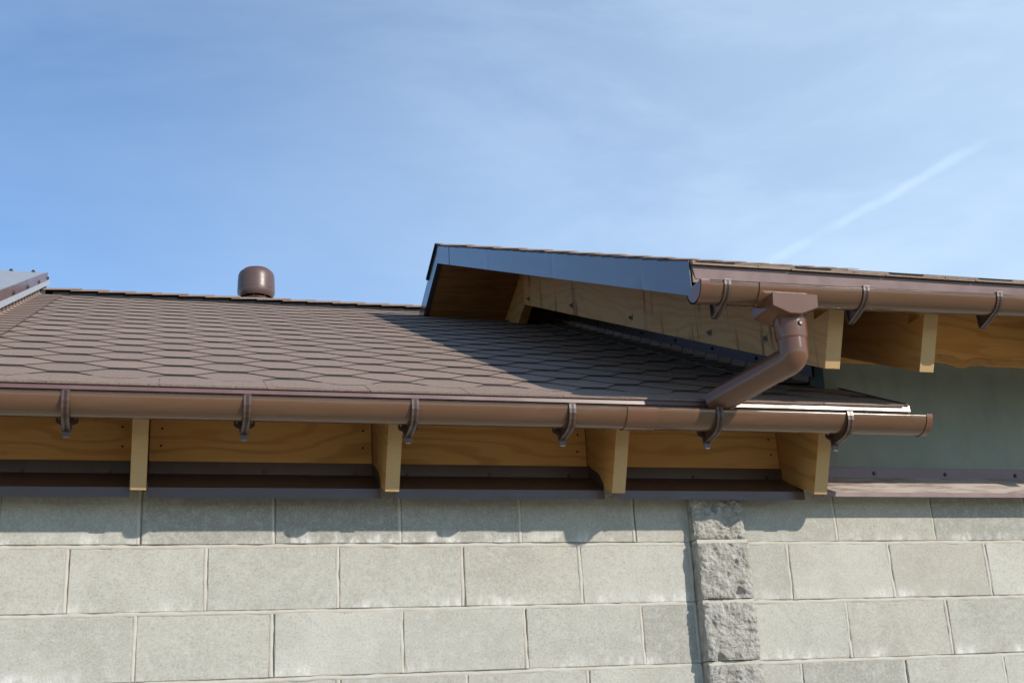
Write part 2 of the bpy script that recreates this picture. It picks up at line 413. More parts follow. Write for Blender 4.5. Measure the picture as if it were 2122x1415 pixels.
# ------------------------------------------------------------------ block wall
wall = thing('block_wall', 'pale grey concrete block wall with a split-face pilaster, below the roofs', 'wall', (1.6, .1, GZ))
b = MB(); b.box(-1.6, 4.6, .010, .19, GZ, .198)
b.obj('wall_core', M['mortar'], wall, label='recessed mortar bed behind the block faces')
BLK = {}
def block_mesh(w, var):
    key = (round(w, 3), var)
    if key in BLK: return BLK[key]
    rnd = random.Random(int(w * 1000) * 7 + var); h = .1895
    per = []; nx = max(4, int(w / .028)); nz = 7
    for i in range(nx): per.append((-w / 2 + w * i / nx, -h / 2))
    for i in range(nz): per.append((w / 2, -h / 2 + h * i / nz))
    for i in range(nx): per.append((w / 2 - w * i / nx, h / 2))
    for i in range(nz): per.append((-w / 2, h / 2 - h * i / nz))
    n = len(per); v = []; 
    for x, z in per:                                    # back, front rim, chipped face edge
        v.append((x, .10, z))
    for x, z in per:
        j = rnd.uniform(-.0009, .0006); v.append((x * (1 + j), .0022, z * (1 + j * 2)))
    for x, z in per:
        c = .0020 + max(0, rnd.gauss(0, .0022)) + (.006 if rnd.random() < .05 else 0)
        sx, sz = 1 - 2 * c / w, 1 - 2 * c / h
        v.append((x * sx, rnd.uniform(-.0006, .0006), z * sz))
    v.append((0, 0, 0)); ctr = 3 * n
    f = []
    for k in range(2):
        f += [(k * n + i, k * n + (i + 1) % n, (k + 1) * n + (i + 1) % n, (k + 1) * n + i) for i in range(n)]
    f += [(2 * n + i, 2 * n + (i + 1) % n, ctr) for i in range(n)]
    mb = MB(); mb.add(v, f); BLK[key] = mb.mesh('concrete_block', M['concrete']); return BLK[key]
JT = .011
vj = []          # vertical joints (x, z0, z1)
rr = random.Random(3)
nrow = 0
row = 0
while .2 - .2 * row > GZ:
    z0 = max(.2 - .2 * (row + 1), GZ - .1); zc = .1 - .2 * row
    off = .2 if row % 2 == 0 else 0.0
    xs = [x for x in [off - 2.0 + .4 * k for k in range(12)] if -1.65 < x < 1.99]
    edges = [-1.6] + [x for x in xs if x > -1.5] + [2.0]
    offr = 2.563 if row % 2 == 0 else 2.363
    er = [2.193] + [offr + .4 * k for k in range(7) if offr + .4 * k < 4.55] + [4.6]
    for E in (edges, er):
        for i in range(len(E) - 1):
            w = E[i + 1] - E[i] - JT
            if E is er and i == 0: w += .003
            w = round(w, 3)
            dx = rr.uniform(-.002, .002)
            inst('concrete_block', block_mesh(w, rr.randrange(4)), ((E[i] + E[i + 1]) / 2 + dx, rr.uniform(-.0012, .0012), zc + rr.uniform(-.001, .001)), wall,
                 (rr.uniform(-.003, .003), rr.uniform(-.0025, .0025), rr.uniform(-.003, .003)))
            if i: vj.append((E[i], zc - .1, zc + .1))
    vj.append((1.9985, zc - .1, zc + .1)); vj.append((2.1955, zc - .1, zc + .1))
    row += 1
NROWS = row
# mortar beads: slightly recessed, rough and rounded; upper blocks throw a thin dark line on them
mo = MB(); rm = random.Random(11)
def bead(p0, p1, half, axis, shift):
    L = (Vector(p1) - Vector(p0)).length; n = max(3, int(L / .012)); rows = []
    prof = [(-1.12, .0020), (-.85, -.0004), (-.1, -.0010), (.60, .0006), (.92, .0080)]
    for i in range(n + 1):
        t_ = i / n; c = Vector(p0).lerp(Vector(p1), t_); r = []
        ww = noise.noise(Vector((c.x * 9, c.z * 9, 1.3))) * .0030 + noise.noise(Vector((c.x * 55, c.z * 55, 2.3))) * .0012; wd = 1 + noise.noise(Vector((c.x * 30, c.z * 30, 4))) * .38
        dp = noise.noise(Vector((c.x * 14, c.z * 14, 8))) * .0036 + noise.noise(Vector((c.x * 70, c.z * 70, 8))) * .0020
        for u, d in prof:
            off_ = u * half * wd + ww + shift
            y = d + dp * (1 if u < .9 else .3)
            r.append((c.x + (off_ if axis == 'v' else 0), y, c.z + (off_ if axis == 'h' else 0)))
        rows.append(r)
    m = 5; mo.add([q for r in rows for q in r], [(i * m + k, i * m + k + 1, (i + 1) * m + k + 1, (i + 1) * m + k) for i in range(n) for k in range(m - 1)])
for k in range(1, NROWS):
    z = .2 - .2 * k
    bead((-1.6, 0, z), (1.998, 0, z), .0072, 'h', -.0014); bead((2.196, 0, z), (4.6, 0, z), .0074, 'h', -.0012)
for x, a, c in vj: bead((x, 0, max(a, GZ) + .006), (x, 0, c - .006), .0068, 'v', -.0014)
mo.obj('mortar', M['mortar'], wall, smooth=60, kind='stuff')
# split-face pilaster blocks
def rough_mesh(var, prot):
    w, h, N = .190, .186, 84; mb = MB(); off = Vector((var * 3.7, var * 1.9, 0)); v = []
    for j in range(N + 1):
        for i in range(N + 1):
            u, t_ = i / N, j / N; x, z = (u - .5) * w, (t_ - .5) * h
            e = min(u, 1 - u, t_, 1 - t_)
            q = Vector((x * 11, z * 11, 0)) + off
            d = noise.fractal(q * 1.6, .75, 2.1, 6) * .0090 + noise.noise(q * .45) * .006 + noise.noise(q * 3.6 + Vector((1, 7, 3))) * .0042 - abs(noise.noise(q * 5.0)) * .0065 - abs(noise.noise(q * 11 + Vector((3, 1, 8)))) * .0035 + .0035
            pit = noise.noise(q * 2.3 + Vector((9, 4, 2))); d += max(0, pit - .38) * .045
            ed = max(0, 1 - e / .10)
            d += ed * ed * .008
            jx = noise.noise(Vector((z * 26, var, u))) * .0035 if u in (0.0, 1.0) else 0
            jz = noise.noise(Vector((x * 26, var + 5, t_))) * .0028 if t_ in (0.0, 1.0) else 0
            v.append((x + jx, -prot + d, z + jz))
    f = [(j * (N + 1) + i, j * (N + 1) + i + 1, (j + 1) * (N + 1) + i + 1, (j + 1) * (N + 1) + i) for j in range(N) for i in range(N)]
    b0 = len(v)
    ring = [i for i in range(N + 1)] + [j * (N + 1) + N for j in range(1, N + 1)] + [N * (N + 1) + i for i in range(N - 1, -1, -1)] + [j * (N + 1) for j in range(N - 1, 0, -1)]
    for k in ring: v.append((max(-w / 2, min(w / 2, v[k][0])), .12, max(-h / 2, min(h / 2, v[k][2]))))
    n = len(ring)
    f += [(ring[i], b0 + i, b0 + (i + 1) % n, ring[(i + 1) % n]) for i in range(n)]
    mb.add(v, f); return mb.mesh('split_face_block', M['rough'], smooth=35)
RM = [rough_mesh(k, p) for k, p in enumerate((.046, .058, .064, .061, .058))]
for k in range(NROWS):
    inst('split_face_block', RM[k if k < 4 else 1 + k % 4], (2.096 + (.002 if k % 2 else 0), .004 if k == 0 else 0, .1 - .2 * k - (.008 if k == 0 else 0)), wall, (0, 0, 0), (1, 1, .90) if k == 0 else None)
pm = MB()
for k in range(1, NROWS): pm.box(2.004, 2.190, -.047, .05, .2 - .2 * k - .008, .2 - .2 * k + .0085 - .004)
pm.obj('pilaster_mortar', M['mortar'], wall)

# rafter positions of the low house (left faces) and widths
RAF = [(-.56, .046), (.170, .046), (.922, .045), (1.667, .046), (2.399, .050)]
YF = .045                                           # face of the timber boards and plaster above the wall
# sheet-metal wall cap between the rafters
def wall_cap(x0, x1, mat, dz=.030, side=True, screws=(), lab=None, zt=.272, prot=.095, zs=.2335):
    m = MB(); y1 = -prot
    def sheet(poly, x0=x0, x1=x1): m.xprof(poly, x0, x1)
    sheet([(YF - .0035, .226), (YF - .0035, zt), (YF - .0020, zt), (YF - .0020, .226)])
    sheet([(YF - .0030, zs - .0015), (YF - .0022, zs), (y1, .1600), (y1 - .0005, .1582)])
    nf = len(m.f); 
    sheet([(y1, .1600), (y1 - .0014, .1600), (y1 - .0014, .160 - dz), (y1, .160 - dz)])
    sheet([(y1, .160 - dz), (y1 + .012, .160 - dz + .003), (y1 + .012, .160 - dz + .0045), (y1, .160 - dz + .0015)])
    if side:      # turned-up end against the rafter
        m.prism([(x1 - .0015, YF - .003, .234), (x1 - .0015, YF - .003, .274), (x1 - .0015, -.055, .226), (x1 - .0015, y1, .181), (x1 - .0015, y1, .160)], (.0012, 0, 0))
        m.prism([(x0 + .0003, YF - .003, .234), (x0 + .0003, YF - .003, .274), (x0 + .0003, -.055, .226), (x0 + .0003, y1, .181), (x0 + .0003, y1, .160)], (.0012, 0, 0))
    if not side: m.mi = [1] * 6 + [0] * (nf - 6) + [1] * (len(m.f) - nf)
    o = m.obj('cap_flashing', [mat, M['trim']] if not side else mat, wall, label=lab)
    for x, z in screws: inst('screw', SC_DARK, (x, YF - .0036, z), o)
    return o
wall_cap(-1.6, .168, M['drip'], .030, screws=[(-.148, .241), (.104, .241), (-.42, .241)], lab='dark brown sheet cap at the left end')
wall_cap(.219, .921, M['drip'], .031, screws=[(.286, .240), (.574, .244), (.863, .241)])
wall_cap(.969, 1.667, M['drip'], .030, screws=[(1.038, .238), (1.317, .239), (1.598, .238)])
wall_cap(1.717, 2.402, M['drip'], .029, screws=[(2.057, .239), (2.34, .240)])
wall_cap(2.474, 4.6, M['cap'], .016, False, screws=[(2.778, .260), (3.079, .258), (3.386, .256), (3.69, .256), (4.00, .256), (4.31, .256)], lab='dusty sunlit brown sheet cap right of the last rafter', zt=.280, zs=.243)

# ------------------------------------------------------------------ roof maths
P = radians(23.5); TP = math.tan(P); CP = cos(P); SP = sin(P)
def Lz(y): return .400 + TP * (y + .37)            # low roof: shingle base surface
PU = radians(23.45); TU = math.tan(PU)
def Uz(y): return .745 + TU * (y + .685)           # high roof
EXP, PER = .134, .335                               # shingle exposure, tab pitch
XW = -.475                                          # side of the left house
XG = 2.625                                           # gable wall of the high house
YR_L, YR_U = 3.66, 2.70                             # ridges

def clip(poly, axis, lim, keep_less):
    out = []
    for i in range(len(poly)):
        a, c = poly[i], poly[(i + 1) % len(poly)]
        ina = (a[axis] <= lim) == keep_less or a[axis] == lim; inc = (c[axis] <= lim) == keep_less or c[axis] == lim
        if ina: out.append(a)
        if ina != inc:
            t_ = (lim - a[axis]) / (c[axis] - a[axis]); out.append((a[0] + t_ * (c[0] - a[0]), a[1] + t_ * (c[1] - a[1])))
    return out
TH = .0029
SH = {}
def tab_mesh(x0=None, x1=None, v0=None, v1=None, tag='shingle'):
    """one hexagon tab with its hidden upper half; local x, v up the slope, n out of the roof"""
    key = tuple(None if q is None else round(q, 3) for q in (x0, x1, v0, v1))
    if key in SH: return SH[key]
    fl = .042; hw = PER / 2 - .0004
    poly = [(-fl, 0), (fl, 0), (PER / 2 - fl, EXP), (hw, EXP), (hw, 2 * EXP + .03), (-hw, 2 * EXP + .03), (-hw, EXP), (-(PER / 2 - fl), EXP)]
    # break the slanted edges up a little
    rnd = random.Random(int(sum((q or .37) * (i + 3) * 977 for i, q in enumerate(key))))
    def sub(a, c, n): return [(a[0] + (c[0] - a[0]) * i / n + (rnd.uniform(-.0012, .0012) if i else 0), a[1] + (c[1] - a[1]) * i / n + (rnd.uniform(-.001, .001) if i else 0)) for i in range(n)]
    p = sub(poly[0], poly[1], 3) + sub(poly[1], poly[2], 4) + [poly[2], poly[3], poly[4], poly[5], poly[6]] + sub(poly[7], poly[0], 4)
    if x0 is not None: p = clip(p, 0, x0, False)
    if x1 is not None and p: p = clip(p, 0, x1, True)
    if v0 is not None and p: p = clip(p, 1, v0, False)
    if v1 is not None and p: p = clip(p, 1, v1, True)
    if len(p) < 3: SH[key] = None; return None
    def hh(v): return 2 * TH - TH * v / EXP
    m = MB(); n = len(p)
    m.add([(x, v, hh(v)) for x, v in p] + [(x, v, hh(v) - TH * .92) for x, v in p], [tuple(range(n)), tuple(range(n, 2 * n))[::-1]] + [(i, n + i, n + (i + 1) % n, (i + 1) % n) for i in range(n)])
    m.mi = [0, 0] + [1] * n; SH[key] = m.mesh('shingle', [M['shingle'], M['core']]); return SH[key]
def field(parent, orig_y, orig_z, pitch, rows, xc_even, xc_odd, v_first, xlim, vmax, rnd, lift=0.0):
    """rows of tabs; xlim(v) -> (xmin, xmax)"""
    cnt = 0; c_, s_ = cos(pitch), sin(pitch)
    for k in range(rows):
        v = v_first + EXP * k; base = xc_even if k % 2 == 0 else xc_odd
        xa, xb = xlim(v)
        j0 = math.floor((xa - base) / PER) - 1; j1 = math.ceil((xb - base) / PER) + 1
        for j in range(j0, j1 + 1):
            xc = base + PER * j
            if xc + PER / 2 <= xa + .004 or xc - PER / 2 >= xb - .004: continue
            cx0 = xa - xc if xc - PER / 2 < xa else None; cx1 = xb - xc if xc + PER / 2 > xb else None
            me = tab_mesh(cx0, cx1, -v if v < 0 else None, vmax - v if v + 2 * EXP + .03 > vmax else None)
            if me is None or not me.vertices: continue
            jx, jv = rnd.uniform(-.0015, .0015), rnd.uniform(-.002, .002)
            if v < 0: jv = 0
            lf = rnd.random() ** 2 * lift
            inst('shingle', me, (xc + (jx if cx0 is None and cx1 is None else 0), orig_y + (v + jv) * c_, orig_z + (v + jv) * s_), parent,
                 (pitch - rnd.uniform(0, .0012) - lf, rnd.uniform(-.0008, .0008), 0)); cnt += 1
    return cnt

# ------------------------------------------------------------------ low house
low = thing('low_house', 'low outbuilding with long brown shingled roof and honey-coloured rafter tails over the block wall', 'house', (1.1, 2.5, GZ))
def slab(yf, yb, zf, top, bot, x0, x1):
    """roof slab between two lines parallel to the slope; square-cut ends"""
    return [(x0, yf, zf(yf) + top), (x0, yb, zf(yb) + top), (x0, yb, zf(yb) + bot), (x0, yf, zf(yf) + bot)]
dk = MB()
VE = .400
dk.prism(slab(-.362, YR_L, Lz, -.006, -.080, XW, 0), (2.620 - XW, 0, 0))
dk.prism(slab(-.362, YF - .003, Lz, -.006, -.080, 2.620, 0), (.057, 0, 0))
zr = Lz(YR_L)
dk.prism([(XW, YR_L, zr - .006), (XW, 2 * YR_L + .37, .394), (XW, 2 * YR_L + .37, .32), (XW, YR_L, zr - .080)], (3.07, 0, 0))
lroof = dk.obj('roof', M['capsh'], low, label='brown bitumen shingle roof')
rs = random.Random(5)
def lim_low(v):
    return (-.362, 2.677) if v < .30 else (-.362, 2.487)
v_r = (YR_L + .37) / CP
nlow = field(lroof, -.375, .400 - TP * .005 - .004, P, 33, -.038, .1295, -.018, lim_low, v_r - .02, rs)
# starter course along the eave
st = MB()
def rl(x, v, n): return Vector((x, -.375 + v * CP - n * SP, .3955 + v * SP + n * CP))
for i in range(10):
    xa, xb = -.362 + i * .302, -.362 + (i + 1) * .302 - .002
    h = .001 + (i % 3) * .0004
    v = [rl(xa, -.004, -.002), rl(xb, -.004, -.002), rl(xb, .16, -.002), rl(xa, .16, -.002)]
    st.add(v + [q + Vector((0, -SP, CP)) * (.0038 + h) for q in v], [(0, 1, 2, 3), (4, 7, 6, 5), (0, 4, 5, 1), (1, 5, 6, 2), (2, 6, 7, 3), (3, 7, 4, 0)])
st.obj('starter_shingle', M['shingle'], lroof)
# stepped corner shingles against both side walls
def step_mesh(sign, wroof, up, tag):
    m = MB(); pr = [(wroof, 0)]
    R_ = .022
    pr += [(R_, 0)] + [(R_ - R_ * sin(a), R_ - R_ * cos(a)) for a in (pi / 8, pi / 4, 3 * pi / 8, pi / 2)] + [(0, up)]
    t_ = .0042; L = .20; n = len(pr)
    out = []
    for x, z in pr: out.append((x, z))
    inn = []
    for i, (x, z) in enumerate(pr):
        a = Vector(pr[max(i - 1, 0)]); c = Vector(pr[min(i + 1, n - 1)]); d = (c - a).normalized(); inn.append((x + d.y * t_, z - d.x * t_))
    def P3(q, v, extra): return (sign * (q[0] ) + sign * 0, v, q[1] + extra)
    lay = []
    for v, ex in ((0, .0062), (L, -.0005)):
        for q in pr: lay.append(P3((q[0] + (ex if q[1] > .02 else 0), q[1]), v, ex if q[1] < .02 else 0))
    lay2 = []
    for v, ex in ((0, .0062), (L, -.0005)):
        for q in inn: lay2.append(P3((q[0] + (ex if q[1] > .02 else 0), q[1]), v, ex if q[1] < .02 else 0))
    v = lay + lay2; N2 = 2 * n
    f = [(i, i + 1, n + i + 1, n + i) for i in range(n - 1)] + [(N2 + i, N2 + n + i, N2 + n + i + 1, N2 + i + 1) for i in range(n - 1)]
    f += [(i, N2 + i, N2 + i + 1, i + 1) for i in range(n - 1)]
    f += [(0, n, N2 + n, N2), (n - 1, N2 + n - 1, N2 + 2 * n - 1, 2 * n - 1)]
    ns = 2 * (n - 1); m.add(v, f); m.mi = [0] * ns + [1] * (len(f) - ns); return m.mesh(tag, [M['flashsh'], M['worn']], smooth=40)
SML = step_mesh(1, .135, .056, 'corner_shingle'); SMR = step_mesh(-1, .160, .058, 'corner_shingle')
for k in range(3, 31):
    v = -.018 + EXP * k + .05
    if v < v_r - .15:
        inst('corner_shingle', SML, (XW + .001, -.375 + v * CP, .3955 + v * SP), lroof, (P, 0, 0))
        if v > .47: inst('corner_shingle', SMR, (XG - .001, -.375 + v * CP, .3955 + v * SP), lroof, (P, 0, 0))
# eave drip sheet
m = MB(); m.xprof([(-.3700, .4005), (-.3712, .4005), (-.3738, .3775), (-.3726, .3775)], -.475, 2.683)
m.xprof([(-.3700, .4000), (-.3700, .4012), (-.3300, .4140), (-.3300, .4128)], -.475, 2.681)
m.obj('eave_trim', M['trim'], lroof)
# right-hand end of the eave: folded rake edge
m = MB(); m.prism([(2.678, -.366, Lz(-.366) + .006), (2.678, YF - .004, Lz(YF - .004) + .006), (2.678, YF - .004, Lz(YF - .004) - .045), (2.678, -.366, Lz(-.366) - .030)], (.0025, 0, 0))
m.obj('rake_trim', M['drip'], lroof)
# ridge: vent gap and cap shingles
m = MB(); w_ = .105
m.prism([(-.40, YR_L - w_, Lz(YR_L - w_) - .002), (-.40, YR_L, zr - .002), (-.40, YR_L + w_, Lz(YR_L - w_) - .002), (-.40, YR_L + w_, Lz(YR_L - w_) + .026), (-.40, YR_L, zr + .028), (-.40, YR_L - w_, Lz(YR_L - w_) + .026)], (2.99, 0, 0))
m.obj('ridge_vent', M['black'], lroof)
rc = MB(); w_ = .125; t_ = .0045
pr = [(-w_, -w_ * TP - .001), (-.03, -.03 * TP), (0, -.004), (.03, -.03 * TP), (w_, -w_ * TP - .001)]
lay = []
for x, ex in ((0, .000), (.215, .0095)):
    lay += [(x, y, z + ex) for y, z in pr]
for x, ex in ((0, -.0045), (.215, .005)):
    lay += [(x, y, z + ex) for y, z in pr]
n = 5
rc.add(lay, [(i, i + 1, n + i + 1, n + i) for i in range(4)] + [(10 + i, 10 + n + i, 10 + n + i + 1, 11 + i) for i in range(4)] + [(i, 10 + i, 11 + i, i + 1) for i in range(4)] + [(n + i, n + i + 1, 15 + i + 1, 15 + i) for i in range(4)] + [(0, n, 15, 10), (4, 14, 19, 9)])
RC = rc.mesh('ridge_shingle', M['capsh'])
for k in range(19):
    x = -.455 + .158 * k
    if x < 2.45: inst('ridge_shingle', RC, (x, YR_L, zr + .035 + rs.uniform(-.001, .001)), lroof, (0, rs.uniform(-.002, .002), 0))
# rafters
def rafter(x, w, yfb, zf, parent, depth=.343, top=.100, yb=None, mat='rafter', p=P, lab=None, nose=None):
    """side outline: square-cut tail, bottom and top parallel to the roof"""
    tp = math.tan(p); zb = lambda y: zf(y) - depth
    H = (depth - top) * cos(p)
    f_bot = (yfb, zb(yfb)); f_top = (yfb - H * sin(p), zb(yfb) + H * cos(p))
    pts = [f_bot, f_top]
    if nose is not None and f_top[1] > nose:
        t_ = (nose - f_bot[1]) / (f_top[1] - f_bot[1]); q = (f_bot[0] + t_ * (f_top[0] - f_bot[0]), nose)
        pts = [f_bot, q, (q[0] + .10, nose + .0), (q[0] + .10, zf(q[0] + .10) - top)]
    pts += [(yb, zf(yb) - top), (yb, zb(yb))]
    m = MB(); m.prism([(x, y, z) for y, z in pts], (w, 0, 0))
    for i, f in enumerate(m.f):       # tail cut gets the end-grain material
        c = sum((m.v[k] for k in f), Vector()) / len(f)
        vs_ = {round(m.v[k].y, 4) for k in f}
        if len(f) == 4 and max(m.v[k].y for k in f) <= yfb + 1e-4: m.mi[i] = 1
    return m.obj('rafter', [M[mat], M['end']], parent, bevel=.0022, label=lab)
for x, w in RAF: rafter(x, w, -.165, Lz, low, depth=.353, yb=YR_L)
# boards closing the wall between the rafters
for i, (x, w) in enumerate(RAF):
    x0 = x + w + .0025; x1 = (RAF[i + 1][0] - .0025) if i + 1 < len(RAF) else 2.545
    if i == 0: pass
    m = MB(); m.box(x0, x1, YF, YF + .028, .249 if x1 < 2.5 else .283, .470)
    o = m.obj('board', M['board'], low, bevel=.0015)
    for sx in (x0 + .035, x1 - .030):
        for z in (.380, .322): inst('nail', NAIL, (sx + rs.uniform(-.004, .004), YF - .0002, z + rs.uniform(-.004, .004)), o)
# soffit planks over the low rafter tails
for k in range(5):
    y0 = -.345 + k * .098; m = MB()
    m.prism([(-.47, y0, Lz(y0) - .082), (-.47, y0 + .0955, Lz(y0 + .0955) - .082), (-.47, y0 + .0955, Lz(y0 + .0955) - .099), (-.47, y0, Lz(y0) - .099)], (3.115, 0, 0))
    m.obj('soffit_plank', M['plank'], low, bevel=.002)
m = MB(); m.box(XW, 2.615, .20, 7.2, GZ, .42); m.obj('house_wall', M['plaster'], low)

# ------------------------------------------------------------------ high house
high = thing('high_house', 'taller house on the right with grey-green plaster, overhanging gable roof and blue-reflecting fascia', 'house', (3.6, 2.4, GZ))
m = MB(); m.box(XG, 4.6, YF, .185, .20, .730); m.box(2.5475, XG - .0005, YF, .150, .20, .445); m.obj('front_wall', M['plaster'], high)
m = MB(); YB = 2 * YR_U + .3
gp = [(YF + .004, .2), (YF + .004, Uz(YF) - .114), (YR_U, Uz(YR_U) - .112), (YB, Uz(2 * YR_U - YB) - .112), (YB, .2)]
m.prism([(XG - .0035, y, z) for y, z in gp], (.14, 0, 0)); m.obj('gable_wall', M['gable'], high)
m = MB(); m.box(XG + .15, 4.6, .19, YB, GZ, .72); m.obj('house_wall', M['plaster'], high)
XF = 1.782
zru = Uz(YR_U)
dk = MB()
dk.prism([(XF + .006, -.672, Uz(-.672) - .008), (XF + .006, YR_U, zru - .008), (XF + .006, YR_U, zru - .080), (XF + .006, -.672, Uz(-.672) - .070)], (4.6 - XF, 0, 0))
dk.prism([(XF + .006, YR_U, zru - .008), (XF + .006, 2 * YR_U + .672, Uz(-.672) - .008), (XF + .006, 2 * YR_U + .672, Uz(-.672) - .080), (XF + .006, YR_U, zru - .080)], (4.6 - XF, 0, 0))
uroof = dk.obj('roof', M['capsh'], high, label='upper brown shingle roof seen edge-on')
v_u = (YR_U + .685) / cos(PU)
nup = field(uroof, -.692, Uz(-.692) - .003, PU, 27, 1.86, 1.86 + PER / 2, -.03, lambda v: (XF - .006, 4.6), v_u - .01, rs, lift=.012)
# ridge caps of the high roof
for k in range(19):
    x = XF - .008 + .158 * k
    if x < 4.45: inst('ridge_shingle', RC, (x, YR_U, zru + .008 + rs.uniform(0, .001)), uroof, (0, rs.uniform(-.002, .002), 0))
# starter layers at the eave
for q in range(3):
    st = MB()
    for i in range(9):
        xa = XF + .002 + i * .333 - (0 if i == 0 else q * .11); xb = XF + .002 + (i + 1) * .333 - .004 - q * .11
        yy = -.692 + q * .003 + rs.uniform(-.001, .001); zz = Uz(yy) - .010 + q * .0042
        dz_ = Vector((0, 0, .0034))
        v = [Vector((xa, yy, zz)), Vector((xb, yy, zz + rs.uniform(-.0008, .0008))), Vector((xb, yy + .15, zz + .15 * TU)), Vector((xa, yy + .15, zz + .15 * TU))]
        st.add(v + [a + dz_ for a in v], [(0, 3, 2, 1), (4, 5, 6, 7), (0, 1, 5, 4), (1, 2, 6, 5), (2, 3, 7, 6), (3, 0, 4, 7)])
    st.obj('starter_shingle', M['shingle'], uroof)
# rake fascia: folded sheets, overlapped
def fpanel(y0, y1, zf, proud=0.0, mat='fascia'):
    m = MB(); n = max(2, int(abs(y1 - y0) / .025)); cols = []
    for i in range(n + 1):
        y = y0 + (y1 - y0) * i / n
        for j in range(4):
            z = zf(y) - .115 * j / 3
            wv = noise.noise(Vector((y * 2.6, j * .5, 3.0))) * .0011
            wv += .0022 * math.exp(-((y + .289) / .022) ** 2) * (j / 3) ** 2 - .0015 * math.exp(-((y - 1.62) / .03) ** 2) * (j / 3) + .0012 * math.exp(-((y - .62) / .02) ** 2)
            cols.append((XF - proud + wv, y, z))
    f = [(i * 4 + j, (i + 1) * 4 + j, (i + 1) * 4 + j + 1, i * 4 + j + 1) for i in range(n) for j in range(3)]
    m.add(cols, f)
    m.add([(XF - proud + .0006, y0, zf(y0) - .1146), (XF - proud + .0006, y1, zf(y1) - .1146), (XF + .028, y1, zf(y1) - .113), (XF + .028, y0, zf(y0) - .113)], [(0, 1, 2, 3)])
    m.add([(XF - proud + .0006, y0, zf(y0) - .0003), (XF - proud + .0006, y1, zf(y1) - .0003), (XF + .02, y1, zf(y1) + .0), (XF + .02, y0, zf(y0) + .0)], [(0, 3, 2, 1)])
    o = m.obj('fascia_panel', M[mat], high)
    sd = o.modifiers.new('sheet', 'SOLIDIFY'); sd.thickness = .0012; sd.offset = 0
    return o
fpanel(-.672, .895, Uz, .0018); fpanel(.880, 2.412, Uz, 0); fpanel(2.405, YR_U, Uz, .0016)
bz = lambda y: Uz(2 * YR_U - y)
fpanel(YR_U, 4.2, bz, 0.0005); fpanel(4.19, 5.9, bz, .002)
# shingle lap turned down over the rear slope edge, dark edge at the peak
m = MB(); m.prism([(XF - .012, YR_U - .015, Uz(YR_U - .015) + .006), (XF - .012, YR_U, zru + .012), (XF - .012, YR_U + .27, bz(YR_U + .27) + .012), (XF - .012, YR_U + .27, bz(YR_U + .27) - .002), (XF - .012, YR_U, zru - .002)], (.05, 0, 0))
m.obj('peak_shingle', M['black'], uroof)
# eave drip sheet, its left end cut on the slant
m = MB()
y_ = -.680
m.add([(1.786, y_ + .001, .7315), (4.6, y_ + .001, .7420), (4.6, y_ + .006, .707), (1.796, y_ + .006, .692), (1.786, y_ + .0022, .7315), (4.6, y_ + .0022, .7420), (4.6, y_ + .0072, .707), (1.796, y_ + .0072, .692)],
      [(0, 3, 2, 1), (4, 5, 6, 7), (0, 4, 7, 3), (3, 7, 6, 2), (0, 1, 5, 4), (1, 2, 6, 5)])
m.obj('eave_trim', M['trim'], uroof)
# rafters of the high house
r1 = rafter(2.302, .055, -.500, Uz, high, depth=.348, top=.112, yb=YR_U + .0, mat='stained', p=PU, lab='bolted flying rafter with rusty runs in front of the gable wall', nose=.655)
for (y, z) in [(-.14, .70), (2.60, 1.865), (1.864, 1.556), (1.074, 1.209), (.292, .869)]:
    bb = MB(); bb.box(2.2995, 2.3020, y - .013, y + .013, z - .013, z + .013, 0)
    bb.tube([(2.2995, y, z), (2.2920, y, z)], [.0085, .008], 6, 0); bb.tube([(2.2920, y, z), (2.2855, y, z)], [.0055, .0055], 10, 0)
    bb.obj('bolt', M['bolt'], r1)
# rear pair of that rafter
m = MB(); m.prism([(2.302, YR_U + .002, zru - .112), (2.302, 4.6, bz(4.6) - .112), (2.302, 4.6, bz(4.6) - .348), (2.302, YR_U + .002, zru - .348)], (.055, 0, 0))
m.obj('rafter', M['rafter'], high, bevel=.002, label='rear flying rafter beyond the peak')
rafter(2.652, .054, -.500, Uz, high, depth=.348, top=.112, yb=YR_U, p=PU, nose=.655)
rafter(3.62, .052, -.500, Uz, high, depth=.348, top=.112, yb=YR_U, p=PU, nose=.655)
rafter(4.30, .052, -.500, Uz, high, depth=.348, top=.112, yb=YR_U, p=PU, nose=.655)
# waney-edged board behind the rafters
def wane(x0, x1):
    m = MB(); n = 30; v = []
    for i in range(n + 1):
        x = x0 + (x1 - x0) * i / n
        zb = .686 + .006 * sin(x * 6 + 1) - .016 * math.exp(-((x - 3.228) / .035) ** 2) + .004 * noise.noise(Vector((x * 7, 0, 0))) + .006 * math.exp(-((x - 3.12) / .05) ** 2)
        zl = zb + .026 + .006 * noise.noise(Vector((x * 9, 3, 0)))
        v += [(x, YF - .030, .90), (x, YF - .030, zl), (x, YF - .019, zb), (x, YF - .001, zb + .001), (x, YF - .001, .90)]
    m.add(v, [(i * 5 + j, i * 5 + (j + 1) % 5, (i + 1) * 5 + (j + 1) % 5, (i + 1) * 5 + j) for i in range(n) for j in range(5)])
    m.add(v[:5], [(0, 1, 2, 3, 4)]); m.add(v[-5:], [(4, 3, 2, 1, 0)])
    for i, f in enumerate(m.f):
        ys = [round(m.v[k].y, 3) for k in f]
        if len(f) == 4 and round(YF - .030, 3) in ys and round(YF - .019, 3) in ys: m.mi[i] = 1
    return m.obj('board', [M['board'], M['rafter']], high, smooth=30, label='wooden board with a wavy live edge above the plaster wall')
wane(2.681, 3.617); wane(3.675, 4.297); wane(4.355, 4.6)
m = MB(); m.box(2.70, 4.6, YF + .002, YF + .03, .732, 1.0); m.obj('backing_board', M['board'], high)
